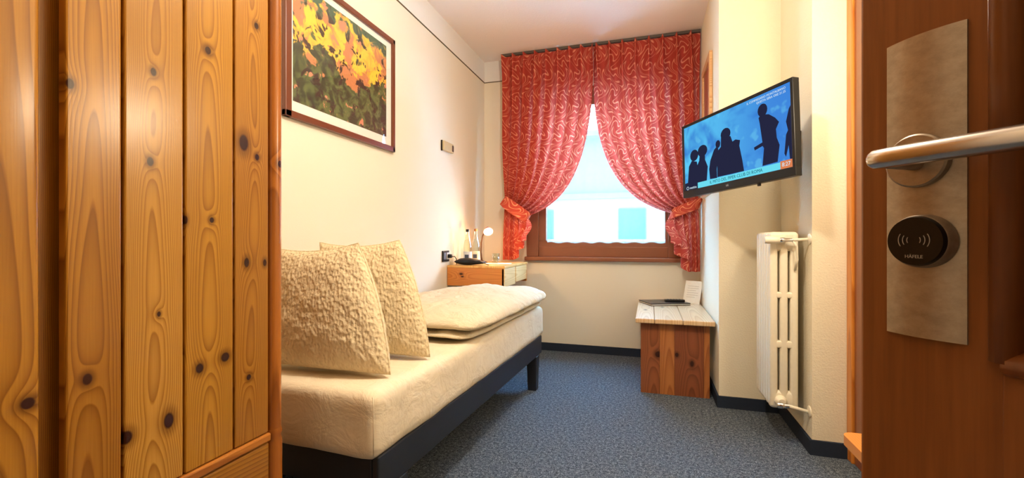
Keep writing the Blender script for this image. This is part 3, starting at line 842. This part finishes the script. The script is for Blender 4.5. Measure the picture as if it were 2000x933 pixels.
# ================================================================== television
TL_, TR_ = Vector((.19, 2.82, 0)), Vector((.592, 2.164, 0))
tv_c = (TL_+TR_)/2; ev = (TR_-TL_).normalized(); nv_ = Vector((ev.y, -ev.x, 0))
if nv_.y > 0: nv_ = -nv_
TVW, TVH = .769, .425
roll = math.radians(-2.2)
TM = Matrix(((ev.x, 0, nv_.x, tv_c.x), (ev.y, 0, nv_.y, tv_c.y), (0, 1, 0, 1.4675), (0, 0, 0, 1)))   # local x right, y up, z out of screen
TM = TM @ Matrix.Rotation(-roll, 4, 'Z')
tv = thing('television', 'flat black television on a wall arm showing silhouettes on blue', 'television', (tv_c.x, tv_c.y, 1.25))
def tobj(name, b, mat, parent=None, smooth=False, label=None):
    b = b.bm; b.transform(TM)
    o = obj(name, b, mat, None, smooth, None, label)
    if parent is None: return keep(o, tv)
    o.parent = parent; o.matrix_parent_inverse = (parent.matrix_parent_inverse if 0 else Matrix.Identity(4)); 
    o.matrix_parent_inverse = (Matrix.LocRotScale(tv.location, tv.rotation_euler, None) @ parent.matrix_parent_inverse).inverted()
    return o
hw, hh = TVW/2, TVH/2
m_tvblack = plain('tv_black', srgb(12, 12, 14), .35, spec=.3)
SX0, SX1, SY0, SY1 = -hw+.018, hw-.016, -hh+.040, hh-.016
b = B(); b.box(-hw, hw, -hh, SY0, -.035, 0, .003); b.box(-hw, hw, SY1, hh, -.035, 0, .003); b.box(-hw, SX0, SY0-.002, SY1+.002, -.035, 0, .003); b.box(SX1, hw, SY0-.002, SY1+.002, -.035, 0, .003)
tobj('bezel', b, m_tvblack)
tobj('back_cover', B().box(-hw+.004, hw-.004, -hh+.004, hh-.004, -.036, -.008, .004).box(-.22, .27, -.15, .10, -.066, -.03, .012), m_tvblack)
t = NT('screen_picture', .3); uv = t.co()
xx, yy, zz_ = t.sep(uv)
# picture coordinates along the screen: a across, b up
aa = t.vmath('DOT_PRODUCT', t.vmath('SUBTRACT', uv, tuple(tv_c+Vector((0, 0, 1.4675)))), tuple(ev))
bb = t.math('SUBTRACT', zz_, 1.4675)
vec = t.comb(aa, bb, 0.0)
n1 = t.noise(vec, 6, 3, .55, .4); n2 = t.noise(t.vmath('ADD', vec, (4, 2, 0)), 14, 2, .5)
gx = t.rng(aa, -.35, .35)
sc_ = t.mix(gx, srgb(96, 206, 252), srgb(66, 138, 226))
sc_ = t.mix(t.rng(n1, .45, .70), sc_, srgb(58, 128, 216))
sc_ = t.mix(t.rng(n2, .6, .72, 0, .35), sc_, srgb(120, 222, 252))
e = t.n.new('ShaderNodeEmission'); t.l.new(sc_, e.inputs[0]); e.inputs[1].default_value = .75
t.l.new(e.outputs[0], t.n['Material Output'].inputs[0]); m_screen = t.m
scr = tobj('screen', B().box(SX0, SX1, SY0, SY1, -.010, -.004), m_screen)
SXY = lambda u, v: (SX0+(SX1-SX0)*min(max(u, 0), 1), SY0+(SY1-SY0)*min(max(v, 0), 1))
m_sil = emit('screen_silhouette', srgb(38, 40, 66), .75)
HEAD = lambda cx, cy, rx, ry: [(cx+rx*math.cos(i*PI/8), cy+ry*math.sin(i*PI/8)) for i in range(16)]
figs = [[HEAD(.118, .520, .048, .088), [(.031, .071), (.052, .371), (.088, .447), (.148, .412), (.158, .287), (.156, .068)]],
        [HEAD(.215, .547, .054, .088), [(.133, .086), (.138, .317), (.176, .412), (.183, .496), (.242, .471), (.242, .403), (.27, .29), (.255, .08)]],
        [HEAD(.383, .566, .024, .056), [(.292, .094), (.285, .241), (.3, .363), (.342, .502), (.367, .533), (.385, .504), (.385, .411), (.365, .212), (.366, .087)]],
        [HEAD(.462, .67, .048, .084), [(.37, .096), (.372, .458), (.413, .512), (.417, .642), (.509, .617), (.526, .531), (.555, .546), (.596, .517), (.588, .444), (.611, .24), (.624, .09)]],
        [HEAD(.791, .795, .038, .082), [(.779, .096), (.795, .314), (.784, .346), (.72, .319), (.714, .359), (.784, .392), (.767, .638), (.759, .714), (.779, .749), (.821, .725), (.839, .715), (.885, .645), (.913, .577), (.889, .503), (.893, .395), (.912, .298), (.894, .101)]],
        [[(.982, .102), (.976, .269), (.955, .136), (.945, .178), (.961, .397), (.975, .441), (.963, .55), (.985, .691), (1.0, .73), (1.0, .086)]],
        [[(0, .0), (0, .115), (.04, .12), (.16, .10), (.16, .0)]]]
for k, polys in enumerate(figs):
    b = B()
    for i, pl in enumerate(polys):
        b.prism([SXY(*p) for p in pl], -.0042, -.0036+.0001*k+.00004*i)
    bmesh.ops.triangulate(b.bm, faces=[f for f in b.bm.faces if len(f.verts) > 4])
    tobj('silhouette', b, m_sil, scr)
m_band = emit('caption_band', srgb(112, 226, 246), .75); m_orange = emit('clock_box', srgb(226, 132, 84), .75)
m_capink = emit('caption_ink', srgb(34, 104, 124), .75); m_wtext = emit('white_caption', srgb(214, 236, 250), .75)
def srect(u0, u1, v0, v1, z): a, c_ = SXY(u0, v0), SXY(u1, v1); return B().box(a[0], c_[0], a[1], c_[1], -.0042, z)
tobj('caption_band', srect(.155, .915, .002, .085, -.0022), m_band, scr)
tobj('clock_box', srect(.915, 1.0, .0, .095, -.0020), m_orange, scr)
def ttext(name, s, size, mat, u, v, z, align='CENTER'):
    a = SXY(u, v)
    o = text_obj(name, s, size, mat, None, TM @ Matrix.Translation((a[0], a[1], z)), align)
    o.parent = scr; o.matrix_parent_inverse = (Matrix.LocRotScale(tv.location, tv.rotation_euler, None) @ scr.matrix_parent_inverse).inverted()
    return o
ttext('caption_text', 'IL MITO DEL PIPER CLUB DI ROMA', .0235, m_capink, .535, .043, -.0019)
ttext('clock_text', '8:27', .026, m_wtext, .957, .048, -.0017)
ttext('caption_text', 'IL COMMISSARIO MONTALBANO', .0150, m_wtext, .968, .955, -.0030, 'RIGHT')
ttext('caption_text', 'QUESTA SERA ORE 21.25', .0150, m_wtext, .968, .912, -.0030, 'RIGHT')
ttext('channel_text', 'mattina', .020, m_wtext, .058, .03, -.0026, 'LEFT')
a = SXY(.034, .032); b = B(); b.tube([(a[0]+.009*math.cos(q*PI/8), a[1]+.009*math.sin(q*PI/8), -.0026) for q in range(17)], .0012, 6)
tobj('channel_logo', b, m_wtext, scr)
m_logo = plain('logo_silver', srgb(214, 214, 214), .4)
o = text_obj('maker_logo', 'LG', .014, m_logo, None, TM @ Matrix.Translation((-.02, -hh+.020, .0003))); keep(o, tv)
tobj('sensor', B().box(.17, .185, -hh-.014, -hh+.001, -.014, -.004, .002), m_tvblack)
# arm back to the wall
arm_a = tv_c - nv_*.066
wobj('wall_arm', B().tube([(arm_a.x, arm_a.y, 1.45), (.60, 2.66, 1.45), (.712, 2.60, 1.45)], .016, 10), m_black, tv)
wobj('wall_plate', B().box(.712, .726, 2.54, 2.66, 1.36, 1.54, .003), m_black, tv)

# ================================================================== radiator
ra = thing('cast_radiator', 'cream cast iron column radiator in the wall niche under the television', 'radiator', (.63, 2.60, .18))
rx0, rx1 = .566, .690
zb = [(.175, .262), (.470, .505), (.712, .742), (.940, 1.035)]
sec = None
def section():
    b = B(); cw = (rx1-rx0)
    for k in range(3):
        cx = rx0+cw*(.146+.354*k); hw_ = cw*.140
        b.box(cx-hw_, cx+hw_, -.0215, .0215, .182, 1.03, .010, 3)
    for i, (z0, z1) in enumerate(zb):
        bev = .017 if i in (0, 3) else .007
        b.box(rx0+.006 if i in (1, 2) else rx0, rx1-.006 if i in (1, 2) else rx1, -.021, .021, z0, z1, bev, 4)
    return b
first = None
for k in range(6):
    if first is None:
        o = obj('section', section(), m_white, None, 'auto'); first = o
    else:
        o = first.copy(); C.objects.link(o)
    o.location = (0, 2.472+k*.050, 0)
    o.parent = ra; o.matrix_parent_inverse = Matrix.Translation(-Vector(ra.location))
def rlathe(name, prof, p, axis, mat, smooth='auto'):
    q = Vector((0, 0, 1)).rotation_difference(Vector(axis)).to_matrix().to_4x4()
    return wobj(name, B().lathe(prof, n=20, M=q, c=p), mat, ra, smooth)
YP = 2.415
rlathe('hub', [(.019, 0), (.019, .016), (.012, .03)], (.615, 2.452, .993), (0, -1, 0), m_white)
rlathe('thermostat_head', [(0, 0), (.015, 0), (.0175, .004), (.0175, .052), (.013, .064), (0, .064)], (.535, YP, .995), (1, 0, 0), m_white)
rlathe('valve', [(.009, 0), (.012, .006), (.012, .022), (.009, .028), (.009, .055)], (.597, YP, .995), (1, 0, 0), m_chrome)
wobj('pipe', B().tube([(.645, YP, .995), (.726, YP, .999)], .0075, 12), m_white, ra, True)
rlathe('escutcheon', [(0, 0), (.010, 0), (.026, .006), (.027, .010), (0, .010)], (.716, YP+.004, .999), (1, 0, 0), m_white)
wobj('drain_pipe', B().tube([(.655, YP, .99), (.672, YP+.004, .965), (.676, YP+.01, .90), (.672, YP+.03, .85)], .0055, 10), m_white, ra, True)
rlathe('hub', [(.027, 0), (.027, .012), (.016, .03)], (.612, 2.452, .215), (0, -1, 0), m_white)
rlathe('valve', [(0, 0), (.012, 0), (.015, .006), (.015, .024), (.010, .03), (.010, .05)], (.588, YP, .205), (1, 0, 0), m_chrome)
wobj('pipe', B().tube([(.636, YP, .205), (.726, YP, .185)], .008, 12), m_white, ra, True)
rlathe('escutcheon', [(0, 0), (.010, 0), (.026, .006), (.027, .010), (0, .010)], (.716, YP+.004, .187), (1, 0, 0), m_white)
for z in (.30, .92): wobj('wall_bracket', B().box(.68, .726, 2.60, 2.615, z, z+.02), m_white, ra)

# ================================================================== low stool by the side trim
st = thing('wooden_stool', 'small orange pine stool with rounded corners, half hidden behind the open door', 'stool', (.74, 1.36, 0))
b = B(); poly = []
for cx, cy, a0 in ((.855, 1.60, 0), (.602, 1.60, 90), (.602, 1.24, 180), (.855, 1.24, 270)):
    for k in range(7):
        a = math.radians(a0+15*k); poly.append((cx+.03*math.cos(a), cy+.03*math.sin(a)))
b.prism(poly, .37, .40)
wobj('seat', b, pine('stool_pine', srgb(224, 146, 66), srgb(186, 104, 36), .74, 'XY', (), 400, 3, .35, 81.), st)
for x in (.63, .81):
    for y in (1.25, 1.55): wobj('leg', B().box(x, x+.04, y, y+.04, 0, .37, .004), m_desk, st)

# ================================================================== lamps that light the room, out of view
cl = thing('ceiling_lamp', 'round ceiling lamp above the wardrobe front', 'lamp', (-.15, 1.32, H))
m_lampmetal = plain('lamp_white', srgb(230, 228, 222), .5)
wobj('canopy', B().lathe([(0, H-.03), (.11, H-.03), (.12, H-.02), (.12, H), (0, H)], (-.15, 1.32, 0), 32), m_lampmetal, cl, 'auto')
wobj('stem', B().tube([(-.15, 1.32, H-.03), (-.15, 1.32, H-.28)], .006, 8), m_lampmetal, cl)
lamp_light('bulb_light', (0, 0, -.37), CEIL_W, (1, .89, .72), .06, cl)
wl = thing('wall_lamp', 'small wall lamp on the right wall above the stool', 'lamp', (XR, 1.69, 1.64))
wobj('bracket', B().box(XR-.02, XR, 1.64, 1.74, 1.58, 1.70, .004), m_lampmetal, wl)
lamp_light('bulb_light', (-.10, 0, .01), SCONCE_W, (1, .84, .62), .065, wl)
hl = thing('corridor_lamp', 'ceiling lamp of the corridor outside the room', 'lamp', (-.5, -1.0, H))
wobj('canopy', B().lathe([(0, H-.03), (.11, H-.03), (.12, H-.02), (.12, H), (0, H)], (-.5, -1.0, 0), 32), m_lampmetal, hl, 'auto')
lamp_light('bulb_light', (0, 0, -.14), HALL_W, (1, .8, .58), .1, hl)
